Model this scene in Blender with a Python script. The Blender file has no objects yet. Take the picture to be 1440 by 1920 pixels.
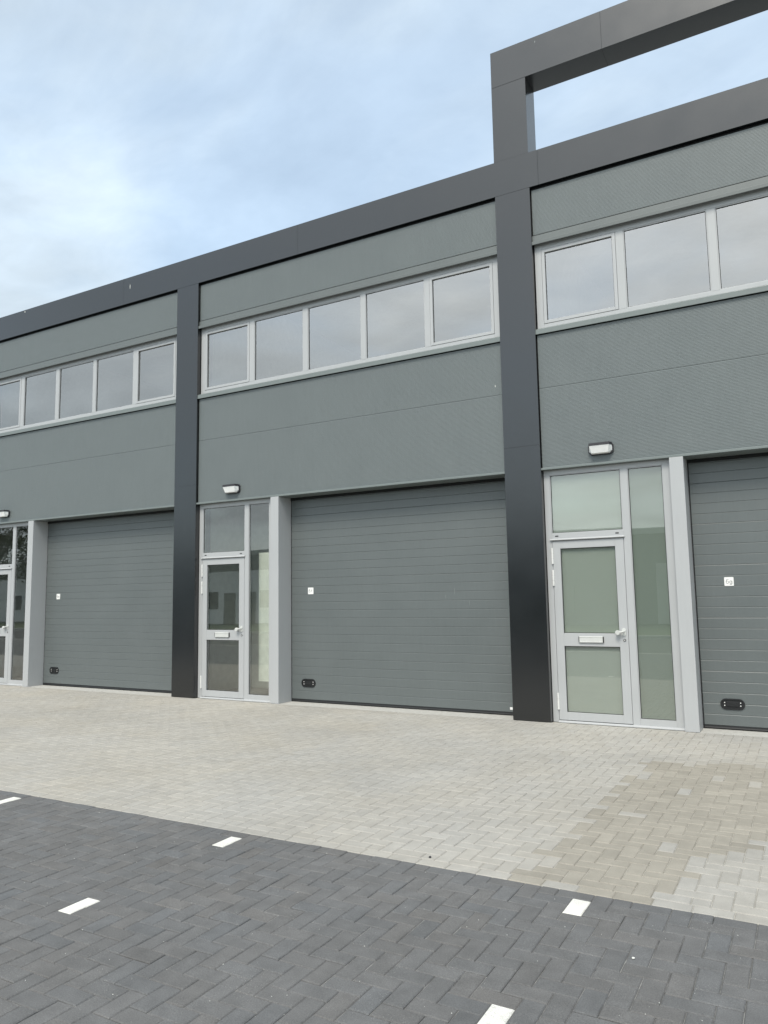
import bpy, bmesh, math, random
from mathutils import Vector, Matrix, noise

random.seed(11)
sc = bpy.context.scene
COL = sc.collection
R = math.radians

# ------------------------------------------------------------------ camera
YAW, PITCH, ROLL = -0.5108, 0.1133, -0.0164
FPX = 1407.46                       # focal length in pixels of a 1440 x 1920 frame
CAM = Vector((10.1763, -10.1798, 1.7219))
fw = Vector((math.sin(YAW) * math.cos(PITCH), math.cos(YAW) * math.cos(PITCH), math.sin(PITCH)))
r0 = Vector((math.cos(YAW), -math.sin(YAW), 0)); u0 = r0.cross(fw)
rt = r0 * math.cos(ROLL) + u0 * math.sin(ROLL)
up = -r0 * math.sin(ROLL) + u0 * math.cos(ROLL)
cam_data = bpy.data.cameras.new('camera')
cam = bpy.data.objects.new('camera', cam_data); COL.objects.link(cam)
M4 = Matrix.Identity(4)
for i in range(3):
    M4[i][0], M4[i][1], M4[i][2], M4[i][3] = rt[i], up[i], -fw[i], CAM[i]
cam.matrix_world = M4
cam_data.sensor_fit = 'VERTICAL'
cam_data.sensor_height = 36.0
cam_data.sensor_width = 27.0
cam_data.lens = FPX / 1920 * 36.0
cam_data.clip_start = 0.05
cam_data.clip_end = 3000
sc.camera = cam

# ------------------------------------------------------------------ sky, sun, exposure
SUN_EL, SUN_AZ = R(54), R(8)      # azimuth from the facade normal (-Y) towards -X
SUN_DIR = Vector((math.sin(SUN_AZ) * math.cos(SUN_EL), -math.cos(SUN_AZ) * math.cos(SUN_EL), math.sin(SUN_EL)))
world = bpy.data.worlds.new('World'); sc.world = world; world.use_nodes = True
wn, wl = world.node_tree.nodes, world.node_tree.links
wn.clear()
wo = wn.new('ShaderNodeOutputWorld'); bg = wn.new('ShaderNodeBackground'); bg.inputs['Strength'].default_value = 0.125
sky = wn.new('ShaderNodeTexSky'); sky.sky_type = 'NISHITA'; sky.sun_disc = False
sky.sun_elevation = SUN_EL
sky.sun_rotation = math.atan2(SUN_DIR.x, SUN_DIR.y)
sky.air_density = 1.0; sky.dust_density = 1.4; sky.ozone_density = 1.0
tc = wn.new('ShaderNodeTexCoord')
sep = wn.new('ShaderNodeSeparateXYZ'); wl.new(tc.outputs['Generated'], sep.inputs[0])
def wmath(op, a, b=None, c=None):
    m = wn.new('ShaderNodeMath'); m.operation = op
    for k, v in enumerate((a, b, c)):
        if v is None: continue
        if hasattr(v, 'default_value'): wl.new(v, m.inputs[k])
        else: m.inputs[k].default_value = v
    return m.outputs[0]
zz = wmath('ADD', wmath('MAXIMUM', sep.outputs[2], 0.0), 0.22)
cmb = wn.new('ShaderNodeCombineXYZ')
wl.new(wmath('DIVIDE', sep.outputs[0], zz), cmb.inputs[0]); wl.new(wmath('DIVIDE', sep.outputs[1], zz), cmb.inputs[1])
def wnoise(scale, detail, rough, dist, off):
    mp = wn.new('ShaderNodeMapping'); wl.new(cmb.outputs[0], mp.inputs[0]); mp.inputs['Location'].default_value = off
    mp.inputs['Rotation'].default_value = (0, 0, 0.5); mp.inputs['Scale'].default_value = (1.0, 1.35, 1)
    n = wn.new('ShaderNodeTexNoise'); wl.new(mp.outputs[0], n.inputs['Vector'])
    n.inputs['Scale'].default_value = scale; n.inputs['Detail'].default_value = detail
    n.inputs['Roughness'].default_value = rough; n.inputs['Distortion'].default_value = dist
    return n.outputs[0]
cov = wnoise(1.15, 6, 0.5, 0.5, (3.4, 2.2, 0))
tex = wnoise(2.3, 7, 0.56, 0.4, (7.3, 4.1, 0))
mr = wn.new('ShaderNodeMapRange'); mr.interpolation_type = 'SMOOTHSTEP'
wl.new(wmath('ADD', wmath('MULTIPLY', cov, 0.75), wmath('MULTIPLY', tex, 0.25)), mr.inputs[0])
mr.inputs[1].default_value = 0.36; mr.inputs[2].default_value = 0.62; mr.inputs[3].default_value = 0.58; mr.inputs[4].default_value = 0.95
shade = wn.new('ShaderNodeMapRange'); wl.new(tex, shade.inputs[0])
shade.inputs[1].default_value = 0.3; shade.inputs[2].default_value = 0.7; shade.inputs[3].default_value = 0.87; shade.inputs[4].default_value = 1.12
ccol = wn.new('ShaderNodeVectorMath'); ccol.operation = 'SCALE'
ccol.inputs[0].default_value = (2.75, 3.20, 3.56)
sdot = wn.new('ShaderNodeVectorMath'); sdot.operation = 'DOT_PRODUCT'; wl.new(tc.outputs['Generated'], sdot.inputs[0]); sdot.inputs[1].default_value = SUN_DIR
core = wn.new('ShaderNodeMapRange'); core.interpolation_type = 'SMOOTHSTEP'; wl.new(cov, core.inputs[0])     # thick cloud cores are greyer
core.inputs[1].default_value = 0.46; core.inputs[2].default_value = 0.66; core.inputs[3].default_value = 1.03; core.inputs[4].default_value = 0.87
puff = wnoise(6.0, 6, 0.55, 0.5, (1.3, 8.4, 0))
shade2 = wn.new('ShaderNodeMapRange'); wl.new(puff, shade2.inputs[0])
shade2.inputs[1].default_value = 0.3; shade2.inputs[2].default_value = 0.7; shade2.inputs[3].default_value = 0.93; shade2.inputs[4].default_value = 1.07
shd = wmath('MULTIPLY', wmath('MULTIPLY', core.outputs[0], shade.outputs[0]), shade2.outputs[0])
wl.new(shd, ccol.inputs['Scale'])
aur = wmath('POWER', wmath('MAXIMUM', sdot.outputs['Value'], 0.0), 3.0)         # thin cloud is whiter and brighter towards the sun
acol = wn.new('ShaderNodeVectorMath'); acol.operation = 'SCALE'; acol.inputs[0].default_value = (4.2, 3.9, 3.4)
wl.new(wmath('MULTIPLY', aur, shd), acol.inputs['Scale'])
csum = wn.new('ShaderNodeVectorMath'); csum.operation = 'ADD'; wl.new(ccol.outputs[0], csum.inputs[0]); wl.new(acol.outputs[0], csum.inputs[1])
mix = wn.new('ShaderNodeMix'); mix.data_type = 'RGBA'
wl.new(mr.outputs[0], mix.inputs[0]); stn = wn.new('ShaderNodeVectorMath'); stn.operation = 'MULTIPLY'; wl.new(sky.outputs[0], stn.inputs[0]); stn.inputs[1].default_value = (0.97, 1.05, 1.0)
wl.new(stn.outputs[0], mix.inputs[6]); wl.new(csum.outputs[0], mix.inputs[7])
wl.new(mix.outputs[2], bg.inputs['Color']); wl.new(bg.outputs[0], wo.inputs[0])

sun_data = bpy.data.lights.new('sun', 'SUN'); sun_data.energy = 1.25; sun_data.angle = R(20); sun_data.color = (1.0, 0.94, 0.84)
sun = bpy.data.objects.new('sun', sun_data); COL.objects.link(sun)
sun.rotation_euler = (-SUN_DIR).to_track_quat('-Z', 'Y').to_euler(); sun.location = (0, -20, 30)

vs = sc.view_settings
vs.view_transform = 'Standard'; vs.look = 'None'; vs.gamma = 1.0; vs.use_curve_mapping = False
vs.exposure = 1.15
sc.cycles.max_bounces = 10; sc.cycles.transparent_max_bounces = 12; sc.cycles.glossy_bounces = 4
sc.cycles.use_denoising = True

# ------------------------------------------------------------------ materials
def new_mat(name):
    m = bpy.data.materials.new(name); m.use_nodes = True
    n, l = m.node_tree.nodes, m.node_tree.links
    return m, n, l, n['Principled BSDF']

def mat_paint(name, col, rough, ior=1.5, metallic=0.0, var=0.06, wav=0.0, streak=0.0):
    """painted / anodised sheet metal: faint tone drift, gloss drift, optional oil-canning"""
    m, n, l, b = new_mat(name)
    geo = n.new('ShaderNodeNewGeometry')
    nz = n.new('ShaderNodeTexNoise'); l.new(geo.outputs['Position'], nz.inputs['Vector'])
    nz.inputs['Scale'].default_value = 1.7; nz.inputs['Detail'].default_value = 6
    fine = n.new('ShaderNodeTexNoise'); mp = n.new('ShaderNodeMapping'); l.new(geo.outputs['Position'], mp.inputs[0])
    mp.inputs['Scale'].default_value = (14, 14, 1.6); l.new(mp.outputs[0], fine.inputs['Vector']); fine.inputs['Scale'].default_value = 2.2
    fine.inputs['Detail'].default_value = 5
    add = n.new('ShaderNodeMath'); add.operation = 'ADD'; l.new(nz.outputs[0], add.inputs[0]); l.new(fine.outputs[0], add.inputs[1])
    mr = n.new('ShaderNodeMapRange'); l.new(add.outputs[0], mr.inputs[0])
    mr.inputs[1].default_value = 0.6; mr.inputs[2].default_value = 1.4; mr.inputs[3].default_value = 1 - var; mr.inputs[4].default_value = 1 + var
    vm = n.new('ShaderNodeVectorMath'); vm.operation = 'SCALE'; vm.inputs[0].default_value = col; l.new(mr.outputs[0], vm.inputs['Scale'])
    l.new(vm.outputs[0], b.inputs['Base Color'])
    mr2 = n.new('ShaderNodeMapRange'); l.new(nz.outputs[0], mr2.inputs[0]); mr2.inputs[1].default_value = 0.3; mr2.inputs[2].default_value = 0.7
    mr2.inputs[3].default_value = rough * 0.88; mr2.inputs[4].default_value = rough * 1.12
    l.new(mr2.outputs[0], b.inputs['Roughness'])
    b.inputs['IOR'].default_value = ior; b.inputs['Metallic'].default_value = metallic
    if wav:
        w = n.new('ShaderNodeTexNoise'); l.new(geo.outputs['Position'], w.inputs['Vector']); w.inputs['Scale'].default_value = 1.3; w.inputs['Detail'].default_value = 1
        bp = n.new('ShaderNodeBump'); bp.inputs['Strength'].default_value = 1.0; bp.inputs['Distance'].default_value = wav
        l.new(w.outputs[0], bp.inputs['Height']); l.new(bp.outputs[0], b.inputs['Normal'])
    return m

def mat_plain(name, col, rough=0.6, ior=1.5, metallic=0.0, var=0.07):
    m, n, l, b = new_mat(name)
    geo = n.new('ShaderNodeNewGeometry'); nz = n.new('ShaderNodeTexNoise'); l.new(geo.outputs['Position'], nz.inputs['Vector'])
    nz.inputs['Scale'].default_value = 9; nz.inputs['Detail'].default_value = 5
    mr = n.new('ShaderNodeMapRange'); l.new(nz.outputs[0], mr.inputs[0]); mr.inputs[1].default_value = 0.3; mr.inputs[2].default_value = 0.7
    mr.inputs[3].default_value = 1 - var; mr.inputs[4].default_value = 1 + var
    vm = n.new('ShaderNodeVectorMath'); vm.operation = 'SCALE'; vm.inputs[0].default_value = col; l.new(mr.outputs[0], vm.inputs['Scale'])
    l.new(vm.outputs[0], b.inputs['Base Color'])
    b.inputs['Roughness'].default_value = rough; b.inputs['IOR'].default_value = ior; b.inputs['Metallic'].default_value = metallic
    return m

def mat_glass(name, tint, ior):
    m = bpy.data.materials.new(name); m.use_nodes = True
    n, l = m.node_tree.nodes, m.node_tree.links; n.clear()
    o = n.new('ShaderNodeOutputMaterial'); mx = n.new('ShaderNodeMixShader'); fr = n.new('ShaderNodeFresnel'); fr.inputs[0].default_value = ior
    t = n.new('ShaderNodeBsdfTransparent'); t.inputs[0].default_value = (*tint, 1)
    g = n.new('ShaderNodeBsdfGlossy'); g.inputs['Roughness'].default_value = 0.004; g.inputs['Color'].default_value = (1.0, 0.975, 0.94, 1)
    geo = n.new('ShaderNodeNewGeometry'); w = n.new('ShaderNodeTexNoise'); l.new(geo.outputs['Position'], w.inputs['Vector'])
    w.inputs['Scale'].default_value = 1.1; w.inputs['Detail'].default_value = 1
    bp = n.new('ShaderNodeBump'); bp.inputs['Distance'].default_value = 0.0009; l.new(w.outputs[0], bp.inputs['Height'])
    l.new(bp.outputs[0], g.inputs['Normal'])
    inv = n.new('ShaderNodeMath'); inv.operation = 'SUBTRACT'; inv.inputs[0].default_value = 1.0; l.new(geo.outputs['Backfacing'], inv.inputs[1])
    fm = n.new('ShaderNodeMath'); fm.operation = 'MULTIPLY'; l.new(fr.outputs[0], fm.inputs[0]); l.new(inv.outputs[0], fm.inputs[1])
    l.new(fm.outputs[0], mx.inputs[0]); l.new(t.outputs[0], mx.inputs[1]); l.new(g.outputs[0], mx.inputs[2]); l.new(mx.outputs[0], o.inputs[0])
    return m

def mat_brick(name, from_object, scale_fine, spots, grain=0.28, mott=0.07):
    """concrete paver: tone from the object colour or the mesh attribute, aggregate speckle, fine relief"""
    m, n, l, b = new_mat(name)
    if from_object:
        src = n.new('ShaderNodeObjectInfo').outputs['Color']
    else:
        a = n.new('ShaderNodeAttribute'); a.attribute_type = 'GEOMETRY'; a.attribute_name = 'tone'; src = a.outputs['Color']
    geo = n.new('ShaderNodeNewGeometry')
    f = n.new('ShaderNodeTexNoise'); l.new(geo.outputs['Position'], f.inputs['Vector']); f.inputs['Scale'].default_value = scale_fine; f.inputs['Detail'].default_value = 4; f.inputs['Roughness'].default_value = 0.7
    c = n.new('ShaderNodeTexNoise'); l.new(geo.outputs['Position'], c.inputs['Vector']); c.inputs['Scale'].default_value = 9; c.inputs['Detail'].default_value = 5
    r1 = n.new('ShaderNodeMapRange'); l.new(f.outputs[0], r1.inputs[0]); r1.inputs[1].default_value = 0.25; r1.inputs[2].default_value = 0.75; r1.inputs[3].default_value = 1 - grain; r1.inputs[4].default_value = 1 + grain
    r2 = n.new('ShaderNodeMapRange'); l.new(c.outputs[0], r2.inputs[0]); r2.inputs[1].default_value = 0.3; r2.inputs[2].default_value = 0.7; r2.inputs[3].default_value = 1 - mott; r2.inputs[4].default_value = 1 + mott
    mu = n.new('ShaderNodeMath'); mu.operation = 'MULTIPLY'; l.new(r1.outputs[0], mu.inputs[0]); l.new(r2.outputs[0], mu.inputs[1])
    wd = n.new('ShaderNodeTexNoise'); l.new(geo.outputs['Position'], wd.inputs['Vector']); wd.inputs['Scale'].default_value = 0.7; wd.inputs['Detail'].default_value = 7; wd.inputs['Roughness'].default_value = 0.6
    r3 = n.new('ShaderNodeMapRange'); l.new(wd.outputs[0], r3.inputs[0]); r3.inputs[1].default_value = 0.3; r3.inputs[2].default_value = 0.7; r3.inputs[3].default_value = 0.92; r3.inputs[4].default_value = 1.08
    mu2 = n.new('ShaderNodeMath'); mu2.operation = 'MULTIPLY'; l.new(mu.outputs[0], mu2.inputs[0]); l.new(r3.outputs[0], mu2.inputs[1])
    vm = n.new('ShaderNodeVectorMath'); vm.operation = 'SCALE'; l.new(src, vm.inputs[0]); l.new(mu2.outputs[0], vm.inputs['Scale'])
    vo = n.new('ShaderNodeTexVoronoi'); vo.inputs['Scale'].default_value = 95; l.new(geo.outputs['Position'], vo.inputs['Vector'])
    lt = n.new('ShaderNodeMapRange'); l.new(vo.outputs['Distance'], lt.inputs[0]); lt.inputs[1].default_value = 0.16; lt.inputs[2].default_value = 0.1; lt.inputs[3].default_value = 0; lt.inputs[4].default_value = spots
    big = n.new('ShaderNodeTexNoise'); l.new(geo.outputs['Position'], big.inputs['Vector']); big.inputs['Scale'].default_value = 3.5; big.inputs['Detail'].default_value = 4
    bm = n.new('ShaderNodeMapRange'); l.new(big.outputs[0], bm.inputs[0]); bm.inputs[1].default_value = 0.45; bm.inputs[2].default_value = 0.7
    lm = n.new('ShaderNodeMath'); lm.operation = 'MULTIPLY'; l.new(lt.outputs[0], lm.inputs[0]); l.new(bm.outputs[0], lm.inputs[1])
    mx = n.new('ShaderNodeMix'); mx.data_type = 'RGBA'; l.new(lm.outputs[0], mx.inputs[0]); l.new(vm.outputs[0], mx.inputs[6]); mx.inputs[7].default_value = (0.45, 0.44, 0.41, 1)
    l.new(mx.outputs[2], b.inputs['Base Color'])
    b.inputs['Roughness'].default_value = 0.88; b.inputs['Specular IOR Level'].default_value = 0.35
    bp = n.new('ShaderNodeBump'); bp.inputs['Strength'].default_value = 0.6; bp.inputs['Distance'].default_value = 0.0016; l.new(f.outputs[0], bp.inputs['Height']); l.new(bp.outputs[0], b.inputs['Normal'])
    return m

def mat_sand(name, c1, c2, scale=6):
    m, n, l, b = new_mat(name)
    geo = n.new('ShaderNodeNewGeometry')
    a = n.new('ShaderNodeTexNoise'); l.new(geo.outputs['Position'], a.inputs['Vector']); a.inputs['Scale'].default_value = scale; a.inputs['Detail'].default_value = 10; a.inputs['Roughness'].default_value = 0.7
    cr = n.new('ShaderNodeValToRGB'); l.new(a.outputs[0], cr.inputs[0])
    cr.color_ramp.elements[0].position = 0.36; cr.color_ramp.elements[0].color = (*c1, 1)
    cr.color_ramp.elements[1].position = 0.64; cr.color_ramp.elements[1].color = (*c2, 1)
    l.new(cr.outputs[0], b.inputs['Base Color']); b.inputs['Roughness'].default_value = 0.95
    return m

MT = dict(
    dark=mat_paint('dark_grey_sheet', (0.0050, 0.0062, 0.0072), 0.22, ior=1.80, var=0.05, wav=0.0012),
    clad=mat_paint('grey_green_cladding', (0.153, 0.174, 0.175), 0.42, ior=1.55, var=0.05),
    section=mat_paint('grey_door_panel', (0.116, 0.132, 0.132), 0.42, ior=1.6, var=0.05, wav=0.002),
    frame=mat_paint('silver_grey_frame', (0.415, 0.425, 0.43), 0.42, ior=1.6, var=0.03),
    lintel=mat_paint('grey_lintel', (0.122, 0.137, 0.134), 0.42, ior=1.55, var=0.05),
    scuff=mat_plain('pale_scuff', (0.23, 0.25, 0.245), 0.7),
    trim=mat_paint('grey_trim', (0.17, 0.195, 0.19), 0.4, ior=1.55, var=0.04),
    black=mat_plain('black_rubber_and_cavity', (0.008, 0.009, 0.010), 0.6),
    steel=mat_plain('bright_steel', (0.70, 0.70, 0.68), 0.3),
    alu=mat_plain('pale_aluminium', (0.56, 0.57, 0.55), 0.35),
    white=mat_plain('white_plate', (0.82, 0.82, 0.80), 0.4),
    diff=mat_plain('opal_diffuser', (0.93, 0.93, 0.91), 0.3),
    ink=mat_plain('sign_ink', (0.03, 0.03, 0.035), 0.6),
    glass=mat_glass('clear_glazing', (0.90, 0.905, 0.89), 4.1),
    doorglass=mat_glass('door_glazing', (0.92, 0.93, 0.915), 2.5),
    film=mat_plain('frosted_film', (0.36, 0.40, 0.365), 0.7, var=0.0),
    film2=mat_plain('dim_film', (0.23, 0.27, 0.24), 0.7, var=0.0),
    inner=mat_plain('interior_plaster', (0.50, 0.52, 0.49), 0.9),
    innerdark=mat_plain('interior_dark', (0.26, 0.265, 0.255), 0.9),
    innerfloor=mat_plain('interior_concrete', (0.28, 0.28, 0.27), 0.7),
    pale=mat_plain('pale_partition', (0.84, 0.88, 0.80), 0.8),
    concrete=mat_sand('concrete', (0.36, 0.355, 0.33), (0.47, 0.46, 0.43), 14),
    sand=mat_sand('joint_sand', (0.33, 0.32, 0.285), (0.54, 0.52, 0.47), 4),
    darksand=mat_sand('dark_joint_fill', (0.05, 0.05, 0.05), (0.33, 0.325, 0.31), 5.5),
    asphalt=mat_sand('asphalt', (0.045, 0.046, 0.048), (0.07, 0.07, 0.072), 25),
    grass=mat_sand('grass', (0.035, 0.06, 0.018), (0.06, 0.09, 0.03), 7),
    hall=mat_paint('hall_cladding', (0.13, 0.142, 0.132), 0.5),
    hallpale=mat_paint('hall_pale', (0.42, 0.43, 0.41), 0.6),
    bark=mat_sand('bark', (0.05, 0.04, 0.03), (0.10, 0.085, 0.065), 12),
    leaf=mat_sand('leaves', (0.03, 0.055, 0.016), (0.07, 0.10, 0.03), 2),
    drop=mat_plain('pale_spatter', (0.62, 0.62, 0.58), 0.8),
)
MT['light_o'] = mat_brick('light_paver', True, 240, 0.15)
MT['light_m'] = mat_brick('light_paver_joined', False, 240, 0.15)
MT['dark_o'] = mat_brick('dark_paver', True, 170, 0.8, 0.40, 0.11)
MT['dark_m'] = mat_brick('dark_paver_joined', False, 170, 0.8, 0.40, 0.11)

# ------------------------------------------------------------------ mesh helpers
def link(name, me, mat, parent=None):
    o = bpy.data.objects.new(name, me); COL.objects.link(o)
    if mat is not None and not me.materials: me.materials.append(MT[mat])
    if parent is not None: o.parent = parent
    return o

def tag(o, label, cat, group=None):
    o['label'] = label; o['category'] = cat
    if group: o['group'] = group
    return o

class MB:
    """collects shapes and links them as one mesh object"""
    def __init__(s): s.v = []; s.f = []
    def add(s, vs, fs):
        k = len(s.v); s.v += [tuple(q) for q in vs]; s.f += [tuple(k + i for i in f) for f in fs]; return s
    def box(s, x0, x1, y0, y1, z0, z1, b=0.0):
        if b:
            bm = bmesh.new(); bmesh.ops.create_cube(bm, size=1)
            for q in bm.verts: q.co = Vector(((x0 + x1) / 2 + q.co.x * (x1 - x0), (y0 + y1) / 2 + q.co.y * (y1 - y0), (z0 + z1) / 2 + q.co.z * (z1 - z0)))
            bmesh.ops.bevel(bm, geom=bm.edges[:], offset=b, segments=2, affect='EDGES', profile=0.5)
            bm.verts.index_update(); s.add([q.co[:] for q in bm.verts], [[q.index for q in f.verts] for f in bm.faces]); bm.free(); return s
        return s.add([(x0, y0, z0), (x1, y0, z0), (x1, y1, z0), (x0, y1, z0), (x0, y0, z1), (x1, y0, z1), (x1, y1, z1), (x0, y1, z1)],
                     [(0, 3, 2, 1), (4, 5, 6, 7), (0, 1, 5, 4), (1, 2, 6, 5), (2, 3, 7, 6), (3, 0, 4, 7)])
    def profile_x(s, pts, x0, x1):
        """closed (y, z) outline swept along x"""
        n = len(pts)
        s.add([(x0, y, z) for y, z in pts] + [(x1, y, z) for y, z in pts],
              [tuple(range(n)), tuple(range(2 * n - 1, n - 1, -1))] + [(i, n + i, n + (i + 1) % n, (i + 1) % n) for i in range(n)])
        return s
    def sheet_x(s, pts, x0, x1):
        n = len(pts)
        return s.add([(x0, y, z) for y, z in pts] + [(x1, y, z) for y, z in pts], [(i, n + i, n + i + 1, i + 1) for i in range(n - 1)])
    def cyl(s, a, b, r, r2=None, n=14):
        a, b = Vector(a), Vector(b); r2 = r if r2 is None else r2
        d = (b - a).normalized(); p = d.orthogonal().normalized(); q = d.cross(p)
        vs = [a + (p * math.cos(t) + q * math.sin(t)) * r for t in [2 * math.pi * i / n for i in range(n)]]
        vs += [b + (p * math.cos(t) + q * math.sin(t)) * r2 for t in [2 * math.pi * i / n for i in range(n)]]
        return s.add(vs, [tuple(range(n - 1, -1, -1)), tuple(range(n, 2 * n))] + [(i, (i + 1) % n, n + (i + 1) % n, n + i) for i in range(n)])
    def hull(s, pts):
        bm = bmesh.new()
        for q in pts: bm.verts.new(q)
        bmesh.ops.convex_hull(bm, input=bm.verts[:])
        bmesh.ops.dissolve_limit(bm, angle_limit=0.02, verts=bm.verts[:], edges=bm.edges[:])
        bm.verts.index_update(); s.add([q.co[:] for q in bm.verts], [[q.index for q in f.verts] for f in bm.faces]); bm.free(); return s
    def rrect_xz(s, cx, cz, w, h, r, y0, y1, n=6):
        """rounded rectangle plate in the facade plane, y0 is the front"""
        pts = []
        for (sx, sz, a0) in ((1, 1, 0), (-1, 1, 90), (-1, -1, 180), (1, -1, 270)):
            for k in range(n + 1):
                a = R(a0 + 90 * k / n)
                pts.append((cx + sx * (w / 2 - r) + r * math.cos(a), cz + sz * (h / 2 - r) + r * math.sin(a)))
        m = len(pts)
        return s.add([(x, y0, z) for x, z in pts] + [(x, y1, z) for x, z in pts],
                     [tuple(range(m)), tuple(range(2 * m - 1, m - 1, -1))] + [(i, m + i, m + (i + 1) % m, (i + 1) % m) for i in range(m)])
    def rring_xz(s, cx, cz, w, h, r, t, y0, y1, n=6):
        def loop(w, h, r):
            pts = []
            for (sx, sz, a0) in ((1, 1, 0), (-1, 1, 90), (-1, -1, 180), (1, -1, 270)):
                for k in range(n + 1):
                    a = R(a0 + 90 * k / n)
                    pts.append((cx + sx * (w / 2 - r) + r * math.cos(a), cz + sz * (h / 2 - r) + r * math.sin(a)))
            return pts
        o, i_ = loop(w, h, r), loop(w - 2 * t, h - 2 * t, max(r - t, 0.004)); m = len(o)
        vs = [(x, y0, z) for x, z in o] + [(x, y0, z) for x, z in i_] + [(x, y1, z) for x, z in o] + [(x, y1, z) for x, z in i_]
        fs = []
        for k in range(m):
            j = (k + 1) % m
            fs += [(k, j, m + j, m + k), (k, 2 * m + k, 2 * m + j, j), (m + k, m + j, 3 * m + j, 3 * m + k)]
        return s.add(vs, fs)
    def build(s, name, mat, parent=None, smooth=False):
        me = bpy.data.meshes.new(name); me.from_pydata(s.v, [], s.f)
        bm = bmesh.new(); bm.from_mesh(me); bmesh.ops.recalc_face_normals(bm, faces=bm.faces[:]); bm.to_mesh(me); bm.free()
        if smooth:
            for p in me.polygons: p.use_smooth = True
        return link(name, me, mat, parent)

def empty(name, loc=(0, 0, 0)):
    o = bpy.data.objects.new(name, None); COL.objects.link(o); o.location = loc; o.empty_display_size = 0.3
    return o

def copy_part(o, dx, parent):
    c = o.copy(); COL.objects.link(c); c.parent = parent; c.location.x += dx
    return c

# ------------------------------------------------------------------ ground
B = 6.475          # bay pitch
PW = 0.535         # pillar width
YB = -5.637        # line between the pale and the dark paving
g = MB().add([(-400, -400, -0.06), (400, -400, -0.06), (400, 400, -0.06), (-400, 400, -0.06)], [(0, 1, 2, 3)]).build('ground', 'grass'); g['kind'] = 'structure'
forecourt = MB().add([(-30, YB, -0.0068), (30, YB, -0.0068), (30, 0.1, -0.0068), (-30, 0.1, -0.0068)], [(0, 1, 2, 3)]).build('forecourt_paving', 'sand'); forecourt['kind'] = 'structure'
parking = MB().add([(-30, -12.4, -0.0066), (30, -12.4, -0.0066), (30, YB, -0.0066), (-30, YB, -0.0066)], [(0, 1, 2, 3)]).build('parking_paving', 'darksand'); parking['kind'] = 'structure'
road = MB().add([(-300, -20.5, -0.02), (300, -20.5, -0.02), (300, -12.55, -0.02), (-300, -12.55, -0.02)], [(0, 1, 2, 3)]).build('road', 'asphalt'); road['kind'] = 'structure'
kerb = MB().profile_x([(-12.4, -0.05), (-12.4, 0.0), (-12.42, 0.01), (-12.54, 0.01), (-12.55, -0.05)], -300, 300).profile_x([(-20.5, -0.05), (-20.5, 0.09), (-20.52, 0.1), (-20.64, 0.1), (-20.65, -0.05)], -300, 300).build('kerb', 'concrete'); kerb['kind'] = 'structure'

U = 0.105          # half a paver
def px(P):
    d = Vector(P) - CAM; z = d.dot(fw)
    return (720 + FPX * d.dot(rt) / z, 960 - FPX * d.dot(up) / z, z)

BEIGE = [(8.67, -1.81), (8.57, -2.39), (8.59, -3.38), (8.54, -4.26), (8.59, -4.73), (8.52, -5.13), (8.51, -5.42), (8.46, -5.54), (8.59, -5.67),
         (9.37, -5.64), (9.29, -5.5), (9.37, -5.21), (9.39, -4.92), (9.32, -4.74), (9.45, -4.6), (9.81, -4.19), (10.3, -4.0), (10.3, -1.9), (9.71, -1.75), (9.37, -1.63), (9.02, -1.92)]
def inside(x, y, poly):
    c = False; j = len(poly) - 1
    for i in range(len(poly)):
        if (poly[i][1] > y) != (poly[j][1] > y) and x < (poly[j][0] - poly[i][0]) * (y - poly[i][1]) / (poly[j][1] - poly[i][1]) + poly[i][0]: c = not c
        j = i
    return c

def light_tone(x, y):
    n = noise.noise(Vector((x * 0.45, y * 0.6, 0.3))); n2 = noise.noise(Vector((x * 1.3 + 9, y * 1.3, 2.3)))
    v = 0.324 + 0.014 * n + random.gauss(0, 0.007)
    warm = max(0, min(1, 0.30 + 0.5 * n2 + random.gauss(0, 0.08)))
    if x < 5: warm = min(1, warm + 0.25)
    c = [v * (1.02 + 0.02 * warm), v * (0.99 - 0.015 * warm), v * (0.918 - 0.07 * warm)]
    if inside(x, y, BEIGE) and random.random() > 0.06:
        k = random.gauss(0.84, 0.025)
        c = [v * k * 1.055, v * k * 0.98, v * k * 0.835]
    elif y > -1.6: c = [q * 1.04 for q in c]
    return (*c, 1)

def dark_tone(x, y):
    v = 0.122 + random.gauss(0, 0.0042) + 0.008 * noise.noise(Vector((x * 0.9, y * 0.9, 5)))
    h = random.gauss(0, 0.012)
    return (v * (1.0 + h), v * 1.0, v * (0.995 - h), 1)

def brick_geo(x0, x1, y0, y1, ch, zt=0.0, tilt=(0, 0), j=0.0015):
    x0 += j; x1 -= j; y0 += j; y1 -= j
    cx, cy = (x0 + x1) / 2, (y0 + y1) / 2
    def z(x, y, dz): return zt + dz + (x - cx) * tilt[0] + (y - cy) * tilt[1]
    lo = [(x0, y0), (x1, y0), (x1, y1), (x0, y1)]
    hi = [(x0 + ch, y0 + ch), (x1 - ch, y0 + ch), (x1 - ch, y1 - ch), (x0 + ch, y1 - ch)]
    vs = [(x, y, z(x, y, -0.03)) for x, y in lo] + [(x, y, z(x, y, -ch * 0.9)) for x, y in lo] + [(x, y, z(x, y, 0)) for x, y in hi]
    fs = [(8, 9, 10, 11)] + [(4 + i, 4 + (i + 1) % 4, 8 + (i + 1) % 4, 8 + i) for i in range(4)] + [(i, (i + 1) % 4, 4 + (i + 1) % 4, 4 + i) for i in range(4)]
    return vs, fs

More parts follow.
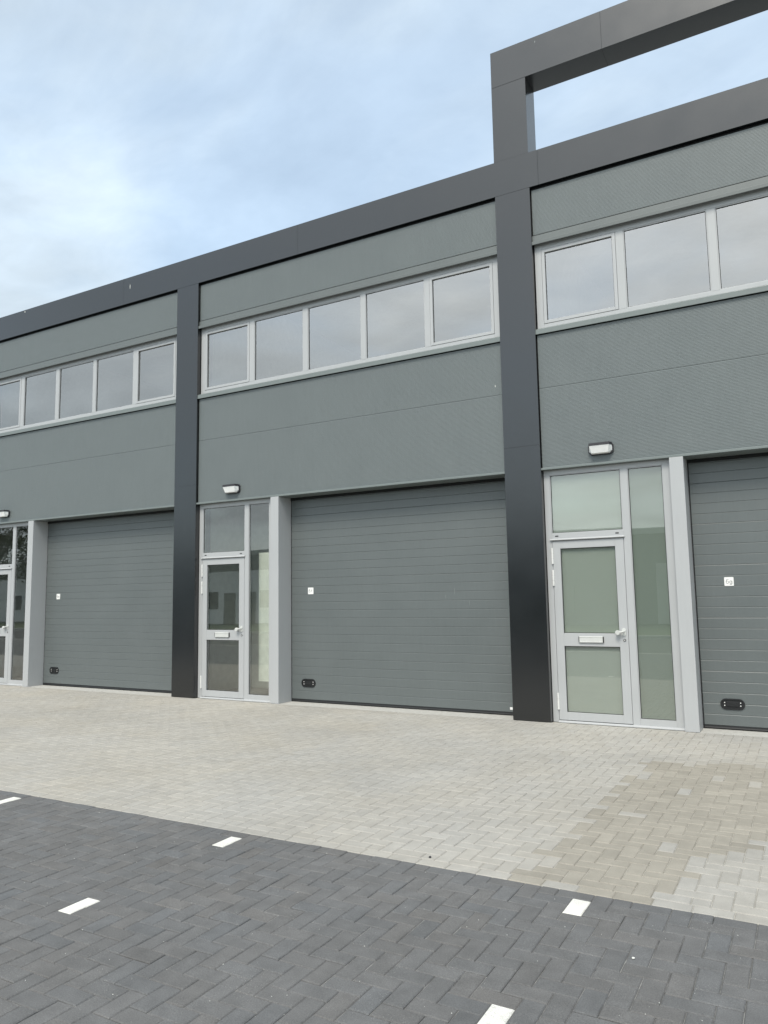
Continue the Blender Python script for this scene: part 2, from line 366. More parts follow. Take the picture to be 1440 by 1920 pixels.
def herringbone(x0, x1, y0, y1, ox, oy):
    """rectangles (clipped) of a 90 degree herringbone on the half-paver grid"""
    out = []
    for i in range(int((x0 - ox) / U) - 3, int((x1 - ox) / U) + 3):
        for j in range(int((y0 - oy) / U) - 3, int((y1 - oy) / U) + 3):
            s = (i - j) % 4
            if s == 0: r = (ox + i * U, ox + (i + 2) * U, oy + j * U, oy + (j + 1) * U)
            elif s == 2: r = (ox + i * U, ox + (i + 1) * U, oy + (j - 1) * U, oy + (j + 1) * U)
            else: continue
            q = (max(r[0], x0), min(r[1], x1), max(r[2], y0), min(r[3], y1))
            if q[1] - q[0] < 0.02 or q[3] - q[2] < 0.02: continue
            out.append((q, s == 0, q == r))
    return out

def lay(rects, tone, ch, setting, mat_o, mat_m, zj, tl, limit, special=None):
    scored = []
    for r, hor, full in rects:
        c = ((r[0] + r[1]) / 2, (r[2] + r[3]) / 2, 0)
        x, y, z = px(c)
        seen = z > 0.3 and -15 < x < 1455 and -15 < y < 1935
        sp = bool(special and special(r, hor))
        scored.append((0 if sp else (1 if seen else 2), z if seen else 99, r, hor, full, c, sp))
    scored.sort(key=lambda q: (q[0], q[1]))
    base = {}
    rest = MB(); tones = []
    n = 0
    for rank, z, r, hor, full, c, sp in scored:
        zt = random.gauss(0, zj); tilt = (random.gauss(0, tl), random.gauss(0, tl))
        if rank < 2 and n < limit:
            n += 1
            key = hor if full else (round(r[1] - r[0], 4), round(r[3] - r[2], 4))
            if key not in base:
                vs, fs = brick_geo(-(r[1] - r[0]) / 2, (r[1] - r[0]) / 2, -(r[3] - r[2]) / 2, (r[3] - r[2]) / 2, ch)
                me = bpy.data.meshes.new('brick'); me.from_pydata(vs, [], fs); me.materials.append(MT[mat_o]); base[key] = me
            o = bpy.data.objects.new('brick', base[key]); COL.objects.link(o); o.parent = setting
            o.location = (c[0], c[1], zt); o.rotation_euler = (tilt[1], -tilt[0], random.gauss(0, 0.004))
            if sp:
                o.name = 'white_brick'; o.color = (0.64, 0.63, 0.585, 1); o['label'] = 'white paver marking a parking bay line'
            else: o.color = tone(c[0], c[1])
        else:
            vs, fs = brick_geo(*r, ch, zt, tilt); rest.add(vs, fs); t = tone(c[0], c[1]); tones += [t] * (len(fs))
    me = bpy.data.meshes.new('brick_field'); me.from_pydata(rest.v, [], rest.f)
    at = me.color_attributes.new('tone', 'FLOAT_COLOR', 'CORNER')
    buf = []
    for p, t in zip(me.polygons, tones): buf += list(t) * p.loop_total
    at.data.foreach_set('color', buf)
    o = link('brick_field', me, mat_m, setting); o['kind'] = 'stuff'

# pale forecourt: a stretcher course along the dark paving, herringbone behind it, a header course at the facade
pale = herringbone(-9.0, 13.2, YB + U, -0.21, 0.03, YB + U)
k = 0; xs = -9.0 + 0.02
while xs < 13.2:
    pale.append(((xs, xs + 2 * U, YB, YB + U), True, True)); xs += 2 * U
xs = -9.0
while xs < 13.2:
    pale.append(((xs, xs + U, -0.21, 0.0), False, True)); xs += U
lay(pale, light_tone, 0.0056, forecourt, 'light_o', 'light_m', 0.0005, 0.003, 300)
# dark parking paving; the white pavers mark the bays
OX, OY = 8.88, YB
MARKS = [(x, y) for x in (3.84, 6.36, 8.88, 11.40) for y in (YB - 3 * U, YB - 15 * U)]
def is_mark(r, hor): return (not hor) and any(abs(r[0] - a) < 0.03 and abs(r[2] - b) < 0.03 for a, b in MARKS)
rects = herringbone(1.5, 12.6, -9.4, YB, OX, OY)
lay(rects, dark_tone, 0.0052, parking, 'dark_o', 'dark_m', 0.0011, 0.007, 300, is_mark)
ext = MB()
for (a, b, c, d) in ((-30, 1.5, -12.4, YB), (12.6, 30, -12.4, YB), (1.5, 12.6, -12.4, -9.4)):
    ext.add([(a, c, -0.001), (b, c, -0.001), (b, d, -0.001), (a, d, -0.001)], [(0, 1, 2, 3)])
MT['darkflat'] = mat_sand('dark_paver_far', (0.095, 0.098, 0.102), (0.125, 0.128, 0.132), 9)
o = ext.build('brick_field', 'darkflat', parking); o['kind'] = 'stuff'
MT['lightflat'] = mat_sand('light_paver_far', (0.31, 0.305, 0.28), (0.36, 0.355, 0.33), 9)
ext = MB()
for (a, b) in ((-30, -9), (13.2, 30)):
    ext.add([(a, YB, -0.001), (b, YB, -0.001), (b, 0.0, -0.001), (a, 0.0, -0.001)], [(0, 1, 2, 3)])
o = ext.build('brick_field', 'lightflat', forecourt); o['kind'] = 'stuff'

# ------------------------------------------------------------------ the building
bld = empty('industrial_building', (B / 2, 0, 0))
tag(bld, 'grey two-storey row of business units with dark pillars and sectional doors', 'building')
bld_inv = Matrix.Translation((-B / 2, 0, 0))
def part(mb, name, mat, parent=None, smooth=False):
    o = mb.build(name, mat, None, smooth)
    p = bld if parent is None else parent
    o.parent = p
    if parent is None: o.matrix_parent_inverse = bld_inv
    return o
ZB0, ZB1, ZF0, ZF1, DF = 7.678, 8.222, 9.429, 10.011, 0.413
DY = 0.36          # plane of the big doors
# pillars: sheet casings with a joint at 3.83 m and one under the beam
for kx in (-1, 0, 1, 2):
    x = kx * B
    m = MB()
    m.box(x, x + PW, 0, 0.40, 0.006, 3.8292, 0.0016).box(x, x + PW, 0, 0.40, 3.8305, ZB0 - 0.002, 0.0016)
    m.box(x + 0.01, x + PW - 0.01, 0.01, 0.39, 0.0, ZB0)
    part(m, 'pillar', 'dark')
# parapet beam in casings about 4.3 m long
cuts = [-B, -1.487, 2.830, 7.147, 11.464, 2 * B + PW]
for a, b in zip(cuts[:-1], cuts[1:]):
    part(MB().box(a + 0.001, b - 0.001, 0, DF, ZB0, ZB1, 0.0016), 'beam_panel', 'dark')
part(MB().box(-B + 0.01, 2 * B + PW - 0.01, 0.012, DF - 0.01, ZB0 + 0.01, ZB1 - 0.01), 'beam_core', 'dark')
# open frame above the roof
for x in (B, 2 * B):
    part(MB().box(x, x + PW, 0.0, DF, ZB1 - 0.002, ZF0 - 0.003, 0.003), 'frame_post', 'dark')
fc = [B, 8.145, 12.4, 2 * B + PW]
for a, b in zip(fc[:-1], fc[1:]):
    part(MB().box(a + 0.001, b - 0.001, 0, DF, ZF0, ZF1, 0.0016), 'frame_beam_panel', 'dark')
part(MB().box(B + 0.01, 2 * B + PW - 0.01, 0.012, DF - 0.01, ZF0 + 0.01, ZF1 - 0.01), 'frame_beam_core', 'dark')

# shell: back wall, side walls, roof, upper floor, ground slab, party walls
XL, XR, DEP = -B + 0.02, 2 * B + PW - 0.02, 7.0
part(MB().box(XL, XR, DEP, DEP + 0.2, 0, 8.05), 'wall', 'inner')
part(MB().box(XL, XL + 0.2, 0.42, DEP, 0, 8.05), 'wall', 'inner')
part(MB().box(XR - 0.2, XR, 0.42, DEP, 0, 8.05), 'wall', 'inner')
part(MB().box(XL, XR, DF + 0.005, DEP + 0.2, 8.06, 8.16), 'roof', 'innerdark')
part(MB().box(XL, XR, 0.45, DEP - 0.01, 3.62, 4.4), 'floor_slab', 'inner')
part(MB().box(XL, XR, 0.42, DEP - 0.01, -0.1, -0.005), 'ground_slab', 'innerfloor')
for kx in (0, 1):
    part(MB().box(kx * B + 0.2, kx * B + 0.33, 0.41, DEP - 0.02, 0, 3.61), 'party_wall', 'inner')
    part(MB().box(kx * B + 0.2, kx * B + 0.33, 0.41, DEP - 0.02, 4.41, 8.04), 'party_wall', 'inner')

PITCH_R = 0.0182
def rib_sheet(x0, x1, z0, z1, y):
    """micro-ribbed cladding sheet: flat crowns, narrow grooves"""
    pts = [(y + 0.03, z0), (y, z0)]
    z = z0 + 0.006
    while z < z1 - PITCH_R:
        pts += [(y, z), (y + 0.0026, z + 0.0022), (y + 0.0026, z + 0.0046), (y, z + 0.0075)]
        z += PITCH_R
    pts += [(y, z1), (y + 0.03, z1)]
    return MB().sheet_x(pts, x0, x1)

def frame_rect(m, x0, x1, z0, z1, wx, wz0, wz1, y0, y1, b=0.0015):
    m.box(x0, x0 + wx, y0, y1, z0, z1, b).box(x1 - wx, x1, y0, y1, z0, z1, b)
    m.box(x0 + wx + 0.0004, x1 - wx - 0.0004, y0 + 0.0004, y1, z0, z0 + wz0, b).box(x0 + wx + 0.0004, x1 - wx - 0.0004, y0 + 0.0004, y1, z1 - wz1, z1, b)

UNIT = {-1: 'e', 0: 'f', 1: 'g'}
prnd = random.Random(21)
def pane(x0, x1, y0, z0, z1, parent, mat='glass'):
    m = MB().box(x0, x1, y0, y0 + 0.006, z0, z1)
    tx, tz = prnd.uniform(-0.0011, 0.0011) / (x1 - x0), prnd.uniform(-0.0011, 0.0011) / (z1 - z0)
    cx, cz = (x0 + x1) / 2, (z0 + z1) / 2
    m.v = [(x, y + tx * (x - cx) * 1.6 + tz * (z - cz) * 1.6, z) for x, y, z in m.v]
    part(m, 'pane', mat, parent)
def gasket(x0, x1, z0, z1, y, parent):
    m = MB(); t = 0.007
    frame_rect(m, x0, x1, z0, z1, t, t, t, y - 0.003, y - 0.0002, 0)
    part(m, 'gasket', 'black', parent)
for kx in (-1, 0, 1):
    o = kx * B
    L, Rr = o + PW + 0.012, o + B - 0.002
    # cladding, three sheets, and a solid box behind, coloured black for the cavity's shade
    part(rib_sheet(L, Rr, 3.502, 4.6455, 0.05), 'cladding_sheet', 'clad')
    part(rib_sheet(L, Rr, 4.6515, 5.432, 0.05), 'cladding_sheet', 'clad')
    part(rib_sheet(L, Rr, 6.950, 7.640, 0.05), 'cladding_sheet', 'clad')
    part(MB().box(o + PW + 0.001, o + B - 0.001, 0.07, 0.34, 3.50, 5.50).box(o + PW + 0.001, o + B - 0.001, 0.07, 0.34, 6.86, 8.0), 'wall', 'black')
    part(MB().profile_x([(0.016, 3.465), (0.012, 3.468), (0.012, 3.492), (0.016, 3.496), (0.06, 3.499), (0.06, 3.49), (0.34, 3.49), (0.34, 3.465)], o + PW + 0.0005, o + B - 0.0005), 'drip_trim', 'trim')
    # ---- ribbon window
    m = MB(); ya, yb = 0.09, 0.16
    z0, z1 = 5.545, 6.86
    m.box(o + 0.546, o + 0.642, ya, yb, z0, z1, 0.002).box(o + 6.363, o + 6.462, ya, yb, z0, z1, 0.002)
    for a, b in ((1.698, 1.804), (2.874, 2.974), (4.043, 4.130), (5.215, 5.305)):
        m.box(o + a, o + b, ya, yb, z0 + 0.055, 6.7205, 0.002)
    m.box(o + 0.6425, o + 6.3625, ya + 0.0008, yb, z0, z0 + 0.0545, 0.002).box(o + 0.6425, o + 6.3625, ya + 0.0008, yb, 6.721, z1, 0.002)
    for a, b in ((1.804, 2.874), (2.974, 4.043), (4.130, 5.215)):       # glazing beads round the fixed panes
        frame_rect(m, o + a + 0.0003, o + b - 0.0003, z0 + 0.055, 6.7203, 0.012, 0.012, 0.014, ya + 0.006, yb - 0.01, 0.001)
    win = part(m, 'window', 'frame')
    for a, b in ((0.646, 1.6945), (5.3085, 6.3595)):
        m = MB(); frame_rect(m, o + a, o + b, 5.605, 6.7165, 0.045, 0.045, 0.045, ya - 0.004, yb - 0.01, 0.002)
        part(m, 'sash', 'frame', win)
        pane(o + a + 0.04, o + b - 0.04, 0.116, 5.645, 6.677, win); gasket(o + a + 0.0455, o + b - 0.0455, 5.6505, 6.6715, 0.116, win)
    for a, b in ((1.81, 2.868), (2.98, 4.037), (4.136, 5.209)):
        pane(o + a, o + b, 0.116, 5.606, 6.715, win); gasket(o + a + 0.0068, o + b - 0.0068, 5.6125, 6.7055, 0.116, win)
    part(MB().profile_x([(0.012, 5.441), (0.012, 5.508), (0.016, 5.512), (0.0885, 5.5445), (0.2, 5.5445), (0.2, 5.515), (0.03, 5.50), (0.03, 5.441)], o + PW + 0.0006, o + B - 0.0006), 'sill', 'trim', win)
    part(MB().profile_x([(0.049, 6.937), (0.045, 6.937), (0.042, 6.845), (0.014, 6.838), (0.012, 6.834), (0.012, 6.790), (0.0135, 6.787), (0.016, 6.787), (0.016, 6.830), (0.046, 6.838)], o + PW + 0.0006, o + B - 0.0006), 'lintel', 'lintel', win)
    # ---- post between entrance and big door
    part(MB().box(o + 2.240, o + 2.410, 0.004, 0.385, 0.0, 3.463, 0.003), 'post', 'frame')
    # ---- entrance: frame, leaf, panes, ironmongery
    fa, fb = 0.10, 0.165
    m = MB()
    m.box(o + 0.541, o + 0.622, fa, fb, 0.0, 3.463, 0.002).box(o + 2.138, o + 2.2392, fa, fb, 0.004, 3.463, 0.002)
    m.box(o + 1.5975, o + 1.687, fa, fb, 0.004, 3.3965, 0.002)
    m.box(o + 0.6225, o + 2.1375, fa + 0.0006, fb, 3.397, 3.463, 0.002)
    m.box(o + 0.6225, o + 1.597, fa + 0.0006, fb, 2.464, 2.566, 0.002)
    m.box(o + 1.6875, o + 2.1375, fa + 0.0006, fb, 0.010, 0.098, 0.002)
    for a, b, c, d in ((0.6225, 1.597, 2.5665, 3.3965), (1.6875, 2.1375, 0.0985, 3.3965)):
        frame_rect(m, o + a, o + b, c, d, 0.010, 0.010, 0.010, fa + 0.007, fb - 0.01, 0.001)
    ent = part(m, 'entrance', 'frame')
    leaf = MB()
    leaf.box(o + 0.6265, o + 0.735, fa - 0.002, fb - 0.005, 0.034, 2.459, 0.002).box(o + 1.480, o + 1.5935, fa - 0.002, fb - 0.005, 0.034, 2.459, 0.002)
    for c, d in ((0.034, 0.139), (1.022, 1.197), (2.356, 2.459)):
        leaf.box(o + 0.7353, o + 1.4797, fa - 0.0014, fb - 0.005, c, d, 0.0015)
    part(leaf, 'door_leaf', 'frame', ent)
    panes = [(0.7345, 1.4805, 1.196, 2.357), (0.7345, 1.4805, 0.138, 1.023), (0.631, 1.588, 2.575, 3.388), (1.696, 2.129, 0.107, 3.388)]
    for a, b, c, d in panes:
        pane(o + a, o + b, 0.124, c, d, ent, 'doorglass'); gasket(o + a + 0.0015, o + b - 0.0015, c + 0.0015, d - 0.0015, 0.124, ent)
    if kx == 1:
        for q, (a, b, c, d) in enumerate(panes):
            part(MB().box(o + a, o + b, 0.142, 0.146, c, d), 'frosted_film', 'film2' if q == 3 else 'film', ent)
    for c, d in ((2.144, 2.368), (1.841, 2.062), (0.167, 0.389)):
        m = MB(); h = (d - c) / 3
        for q in range(3): m.cyl((o + 0.6235, 0.091, c + q * h + 0.003), (o + 0.6235, 0.091, c + (q + 1) * h - 0.003), 0.0150)
        m.cyl((o + 0.6235, 0.091, c), (o + 0.6235, 0.091, d), 0.0110)
        part(m, 'hinge', 'steel', ent)
    part(MB().profile_x([(0.074, 2.472), (0.072, 2.478), (0.099, 2.496), (0.099, 2.468)], o + 0.597, o + 1.613), 'drip_bar', 'frame', ent)
    for q in (0.694, 1.516): part(MB().rrect_xz(o + q, 2.530, 0.046, 0.016, 0.004, 0.0985, 0.103), 'drain_slot', 'black', ent)
    lp = MB().profile_x([(0.080, 1.072), (0.076, 1.078), (0.076, 1.086), (0.079, 1.088), (0.079, 1.140), (0.076, 1.143), (0.076, 1.150), (0.082, 1.155), (0.098, 1.155), (0.098, 1.069)], o + 0.950, o + 1.262)
    part(lp, 'letter_plate', 'alu', ent)
    for a, b in ((0.9395, 0.9495), (1.2625, 1.2735)): part(MB().box(o + a, o + b, 0.081, 0.098, 1.074, 1.152), 'letter_plate_end', 'black', ent)
    hd = MB()
    hd.cyl((o + 1.541, 0.0975, 1.243), (o + 1.541, 0.086, 1.243), 0.026, n=20).cyl((o + 1.541, 0.0975, 1.190), (o + 1.541, 0.086, 1.190), 0.024, n=20)
    hd.box(o + 1.520, o + 1.562, 0.088, 0.0975, 1.196, 1.240, 0.002)
    hd.cyl((o + 1.541, 0.087, 1.226), (o + 1.541, 0.045, 1.226), 0.012).cyl((o + 1.546, 0.050, 1.226), (o + 1.478, 0.046, 1.211), 0.0115)
    hd.cyl((o + 1.470, 0.075, 1.209), (o + 1.470, 0.034, 1.209), 0.029, 0.032, n=24).cyl((o + 1.470, 0.034, 1.209), (o + 1.470, 0.028, 1.209), 0.032, 0.026, n=24)
    part(hd, 'door_knob', 'alu', ent)
    kh = MB().cyl((o + 1.545, 0.0975, 1.109), (o + 1.545, 0.091, 1.109), 0.018, 0.016, n=18)
    part(kh, 'lock_ring', 'ink', ent)
    part(MB().cyl((o + 1.545, 0.0915, 1.109), (o + 1.545, 0.0895, 1.109), 0.008, n=12), 'lock_cylinder', 'steel', ent)
    part(MB().profile_x([(0.062, 0.0), (0.062, 0.012), (0.066, 0.016), (0.0985, 0.026), (0.16, 0.026), (0.16, 0.0)], o + 0.6225, o + 2.2392), 'threshold', 'frame', ent)
    # ---- sectional door
    zs = [0.050 + 0.1345 * q for q in range(27)]
    m = MB()
    m.box(o + 2.4105, o + 2.4275, DY + 0.006, DY + 0.05, 0.0, 3.47).box(o + 2.411, o + B + 0.05, DY + 0.05, DY + 0.06, 0.0, 3.6)
    m.box(o + 2.411, o + B, DY - 0.012, DY + 0.05, 3.42, 3.4645)
    gd = part(m, 'sectional_door', 'black')
    marks = [0, 5, 10, 15, 19, 23, 26]
    for a, b in zip(marks[:-1], marks[1:]):
        za, zb = zs[a] + (0.0010 if a else 0), zs[b] - 0.0010
        pts = [(DY + 0.04, za), (DY + 0.0035, za), (DY, za + 0.003)]
        for q in range(a + 1, b):
            z = zs[q]
            pts += [(DY, z - 0.0072), (DY + 0.0046, z - 0.0012), (DY + 0.0046, z + 0.0006), (DY, z + 0.0040)]
        pts += [(DY, zb - 0.0055), (DY + 0.0035, zb), (DY + 0.04, zb)]
        part(MB().sheet_x(pts, o + 2.4278, o + B + 0.05), 'door_section', 'section', gd)
    part(MB().profile_x([(DY - 0.006, 0.004), (DY - 0.010, 0.018), (DY - 0.004, 0.03), (DY - 0.002, 0.049), (DY + 0.04, 0.049), (DY + 0.04, 0.001)], o + 2.4278, o + B + 0.05), 'bottom_seal', 'black', gd)
    cx, cz = o + 2.770, 0.318
    m = MB().rring_xz(cx, cz, 0.282, 0.136, 0.066, 0.017, DY - 0.012, DY + 0.012)
    m.rrect_xz(cx, cz, 0.27, 0.124, 0.06, DY - 0.0035, DY + 0.03)
    m.box(cx - 0.070, cx + 0.070, DY - 0.010, DY - 0.002, cz - 0.030, cz + 0.032, 0.003)
    rh = part(m, 'recessed_handle', 'black', gd)
    for sx in (-0.092, 0.092):
        for sz in (-0.018, 0.018): part(MB().cyl((cx + sx, DY - 0.003, cz + sz), (cx + sx, DY - 0.0075, cz + sz), 0.007, n=10), 'handle_screw', 'steel', gd)
    # concrete strip under the big door
    part(MB().box(o + 2.4105, o + B - 0.0005, 0.0015, DY + 0.05, -0.1, 0.0005), 'sill_slab', 'concrete')
part(MB().rrect_xz(6.322, 0.101, 0.040, 0.036, 0.004, DY - 0.003, DY), 'sticker', 'white')

# pale partition seen through the side light of the middle unit
part(MB().box(1.66, 2.24, 0.42, 0.46, 0.30, 2.55), 'partition', 'pale')
part(MB().box(2.25, 2.31, 0.42, 6.9, 0.0, 3.6), 'partition', 'inner')
part(MB().box(0.45, 2.24, 1.7, 1.8, 0.0, 3.6), 'partition', 'inner')

# small spatters on the sheet metal
def spatter(x, y, z, w, h, mat='drop'):
    pts = [(x + w * 0.5 * math.sin(t) * (1 + 0.3 * math.sin(3 * t)), z + h * 0.5 * math.cos(t)) for t in [2 * math.pi * q / 9 for q in range(9)]]
    part(MB().add([(a, y - 0.0012, b) for a, b in pts] + [(a, y, b) for a, b in pts], [tuple(range(9))] + [(i, 9 + i, 9 + (i + 1) % 9, (i + 1) % 9) for i in range(9)]), 'spatter', mat)
spatter(-1.30, 0, 8.02, 0.014, 0.10); spatter(7.182, 0, 9.925, 0.014, 0.035, 'scuff'); spatter(-4.62, 0, 8.18, 0.03, 0.03); spatter(6.36, 0.05, 4.79, 0.012, 0.035)
spatter(5.48, DY, 1.80, 0.005, 0.11, 'scuff'); spatter(5.33, DY, 1.72, 0.005, 0.06, 'scuff'); spatter(5.72, DY, 1.62, 0.004, 0.08, 'scuff')

# ------------------------------------------------------------------ number signs
def arc(cx, cy, rx, ry, a0, a1, n=14): return [(cx + rx * math.cos(R(a0 + (a1 - a0) * k / n)), cy + ry * math.sin(R(a0 + (a1 - a0) * k / n))) for k in range(n + 1)]
GLYPH = {'6': [arc(0, -0.012, 0.0145, 0.0155, 0, 360, 22), arc(0.006, -0.010, 0.0205, 0.036, 175, 62)],
         'g': [arc(0, -0.012, 0.0135, 0.0150, 0, 360, 22), [(0.0135, 0.004), (0.0135, -0.028)] + arc(0, -0.028, 0.0135, 0.014, 0, -150)],
         'f': [[(-0.002, -0.028), (-0.002, 0.014)] + arc(0.006, 0.014, 0.008, 0.010, 180, 75), [(-0.010, 0.003), (0.009, 0.003)]],
         'e': [[(-0.0135, -0.011), (0.0135, -0.011)] + arc(0, -0.012, 0.0137, 0.0155, 4, 318)]}
def lettering(body, w=0.0044):
    """thin sans-serif strokes as flat ribbons in the plate's plane"""
    m = MB()
    for ch, ox in zip(body, (-0.020, 0.021)):
        for st in GLYPH[ch]:
            pts = [Vector((x + ox, 0, z + 0.004)) for x, z in st]; vs = []
            for i, p in enumerate(pts):
                d = (pts[min(i + 1, len(pts) - 1)] - pts[max(i - 1, 0)]).normalized(); nn = Vector((-d.z, 0, d.x)) * w / 2
                vs += [p + nn, p - nn]
            m.add(vs, [(2 * i, 2 * i + 1, 2 * i + 3, 2 * i + 2) for i in range(len(pts) - 1)])
    return m
for kx in (-1, 0, 1):
    s = empty('number_sign', (kx * B + 2.823, DY - 0.0002, 1.852))
    tag(s, 'small square white plate reading 6%s on the big grey door' % UNIT[kx], 'sign', 'unit number plates')
    MB().rrect_xz(0, 0, 0.110, 0.112, 0.010, -0.004, 0.0).build('plate', 'white', s)
    t = lettering('6' + UNIT[kx]).build('lettering', 'ink', s); t.location = (0, -0.0045, 0.0)

# ------------------------------------------------------------------ wall lamps
LAMP_L = {-1: 'black wedge wall lamp with white diffuser above the entrance beside door 6e',
          0: 'black wedge wall lamp with white diffuser above the entrance beside door 6f',
          1: 'black wedge wall lamp with white diffuser above the entrance beside door 6g'}
for kx in (-1, 0, 1):
    s = empty('wall_lamp', (kx * B + 1.372, 0.05, 3.68)); tag(s, LAMP_L[kx], 'lamp', 'wall lamps over the entrances')
    h = MB()
    h.hull([(-0.168, 0, 0.045), (-0.145, 0, 0.075), (0.145, 0, 0.075), (0.168, 0, 0.045), (0.168, 0, -0.045), (0.13, 0, -0.078), (-0.13, 0, -0.078), (-0.168, 0, -0.045),
            (-0.168, -0.035, 0.045), (-0.145, -0.035, 0.075), (0.145, -0.035, 0.075), (0.168, -0.035, 0.045), (0.168, -0.035, -0.045), (0.13, -0.035, -0.078), (-0.13, -0.035, -0.078), (-0.168, -0.035, -0.045)])
    h.hull([(-0.160, -0.036, 0.072), (0.160, -0.036, 0.072), (0.135, -0.128, 0.072), (-0.135, -0.128, 0.072), (-0.160, -0.036, 0.040), (0.160, -0.036, 0.040), (0.137, -0.130, 0.036), (-0.137, -0.130, 0.036)])
    h.build('housing', 'ink', s)
    MB().hull([(-0.154, -0.0365, 0.0385), (0.154, -0.0365, 0.0385), (0.132, -0.126, 0.0345), (-0.132, -0.126, 0.0345),
               (-0.154, -0.0365, -0.030), (0.154, -0.0365, -0.030), (-0.118, -0.0365, -0.070), (0.118, -0.0365, -0.070), (-0.110, -0.088, -0.062), (0.110, -0.088, -0.062)]).build('diffuser', 'diff', s)

# ------------------------------------------------------------------ loose bits on the paving
def pebble(loc, r, mat, label, seed):
    bm = bmesh.new(); bmesh.ops.create_icosphere(bm, subdivisions=2, radius=r); rnd = random.Random(seed)
    for v in bm.verts: v.co *= 1 + 0.35 * noise.noise(v.co / r * 0.9 + Vector((seed, 0, 0))); v.co.z *= 0.6
    me = bpy.data.meshes.new('pebble'); bm.to_mesh(me); bm.free()
    o = link('pebble', me, mat); o.location = (loc[0], loc[1], r * 0.42); tag(o, label, 'pebble')
pebble((9.33, -6.32), 0.0075, 'drop', 'tiny white pebble lying on the dark paving', 1)
pebble((7.86, -5.50), 0.010, 'ink', 'small black pebble beside the pale edge course of paving', 2)
grit = MB()
rnd = random.Random(4)
for q in range(420):
    if q < 300: x, y = rnd.uniform(3.5, 10.3), rnd.uniform(-8.2, YB)
    else: x, y = rnd.uniform(-4, 10.3), rnd.uniform(YB, -0.1)
    r = 0.0012 + 0.0022 * rnd.random() ** 3
    a = rnd.uniform(0, 6.28)
    grit.add([(x + r * math.cos(a), y + r * math.sin(a), 0.0008), (x + r * math.cos(a + 2.1), y + r * math.sin(a + 2.1), 0.0008), (x + r * math.cos(a + 4.2), y + r * math.sin(a + 4.2), 0.0008), (x, y, r * 1.5)], [(0, 1, 3), (1, 2, 3), (2, 0, 3), (0, 2, 1)])
crumbs = MB()
for q in range(70):
    x, y = rnd.uniform(-4.5, 10.2), -0.01 - abs(rnd.gauss(0, 0.05))
    if q > 45: y = rnd.uniform(YB, -0.3)
    r = rnd.uniform(0.003, 0.0075); a = rnd.uniform(0, 6.28)
    crumbs.add([(x + r * math.cos(a + k * 1.57) * rnd.uniform(0.6, 1.2), y + r * math.sin(a + k * 1.57) * rnd.uniform(0.6, 1.2), 0.0008) for k in range(4)] + [(x, y, r * 0.9)], [(0, 1, 4), (1, 2, 4), (2, 3, 4), (3, 0, 4)])
o = crumbs.build('debris', 'bark'); o['kind'] = 'stuff'; o['label'] = 'dark crumbs of debris along the foot of the facade'; o['category'] = 'debris'
o = grit.build('grit', 'drop'); o['kind'] = 'stuff'; o['label'] = 'scattered pale grit on the paving'; o['category'] = 'grit'

# ------------------------------------------------------------------ across the road (seen in the panes)
hall = empty('industrial_hall', (-18, -34, 0)); tag(hall, 'long low green-grey hall across the road mirrored in the panes', 'building')
def hp(mb, name, mat): return mb.build(name, mat, hall)
hp(MB().box(-42, 44, -12, 0, -0.05, 5.1), 'wall', 'hall')
hp(MB().box(-42.1, 44.1, -12.1, 0.12, 5.1, 5.45), 'fascia', 'hallpale')
hp(MB().box(-42, -5.5, 0.0, 0.06, 0.0, 3.9), 'pale_wall', 'white')
for x in (9, 21, 33):
    hp(MB().box(x, x + 3.6, 0.0, 0.06, 0.0, 3.4), 'door', 'hallpale')
for x in (-34, -22, -16, -11, -9, 3, 15, 27):
    hp(MB().box(x, x + 1.1, 0.0, 0.10, 0.0, 2.3), 'door', 'hall')
for x in (-37, -30, -25, -19, -13, -7.5):
    hp(MB().box(x, x + 1.4, 0.0, 0.09, 1.1, 2.4), 'window', 'ink')
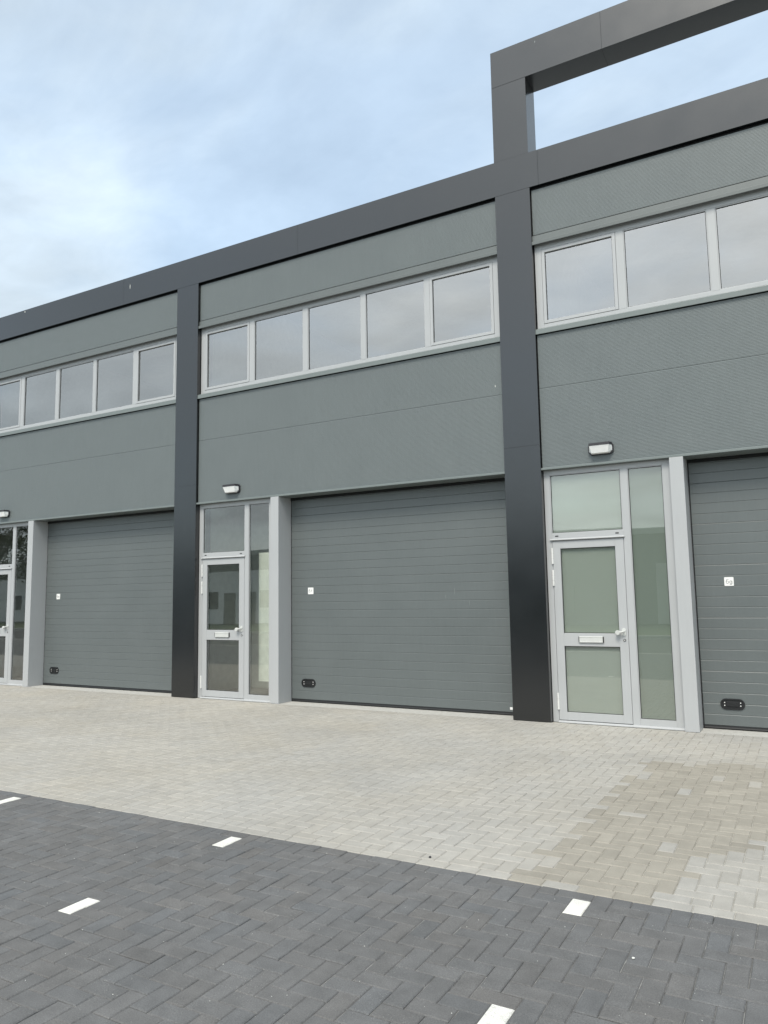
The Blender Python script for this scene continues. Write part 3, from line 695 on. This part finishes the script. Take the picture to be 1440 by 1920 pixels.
lamp = empty('lamp_post', (-14.2, -21.6, 0)); tag(lamp, 'tall dark lamp post across the road mirrored beside door 6f', 'lamp post')
MB().cyl((0, 0, -0.05), (0, 0, 8.2), 0.10, 0.055).build('pole', 'dark', lamp)
MB().cyl((0, 0, 8.15), (0.9, 0.2, 8.4), 0.035).build('arm', 'dark', lamp)
MB().box(0.7, 1.3, 0.08, 0.34, 8.36, 8.46, 0.02).build('lamp_head', 'dark', lamp)

def tree(loc, h, r, label, seed, nleaf=5200):
    rnd = random.Random(seed)
    t = empty('tree', loc); tag(t, label, 'tree', 'trees across the road')
    m = MB(); m.cyl((0, 0, -0.1), (0.1, 0, h * 0.42), 0.24, 0.16, 10)
    tips = []
    for q in range(9):
        a = q * 2.4 + rnd.uniform(-0.3, 0.3); L = r * rnd.uniform(0.5, 0.85)
        p0 = Vector((0.08, 0, h * rnd.uniform(0.28, 0.42))); p1 = Vector((L * math.cos(a), L * math.sin(a), h * rnd.uniform(0.5, 0.88)))
        m.cyl(p0, p1, 0.085, 0.025, 6); tips.append(p1)
    m.build('trunk', 'bark', t)
    lv = MB(); cl = []
    for q in range(46):
        v = Vector((rnd.gauss(0, 1), rnd.gauss(0, 1), rnd.gauss(0, 1))).normalized() * rnd.uniform(0.35, 1)
        cl.append((Vector((v.x * r, v.y * r, h * 0.62 + v.z * h * 0.34)), rnd.uniform(0.5, 1.0)))
    for q in range(nleaf):
        c, s = rnd.choice(cl)
        p = c + Vector((rnd.gauss(0, 0.45), rnd.gauss(0, 0.45), rnd.gauss(0, 0.38))) * s
        a = Vector((rnd.gauss(0, 1), rnd.gauss(0, 1), rnd.gauss(0, 1))).normalized(); b = a.orthogonal().normalized(); w = rnd.uniform(0.09, 0.17)
        lv.add([p - a * w, p + b * w * 0.5, p + a * w, p - b * w * 0.5], [(0, 1, 2, 3)])
    lv.build('crown', 'leaf', t)
tree((-43.5, -24.5, 0), 10.5, 4.2, 'broad leafy tree on the verge nearest the lamp post', 3)
tree((-52.5, -26.5, 0), 11.5, 4.6, 'taller leafy tree on the verge behind the broad one', 8)
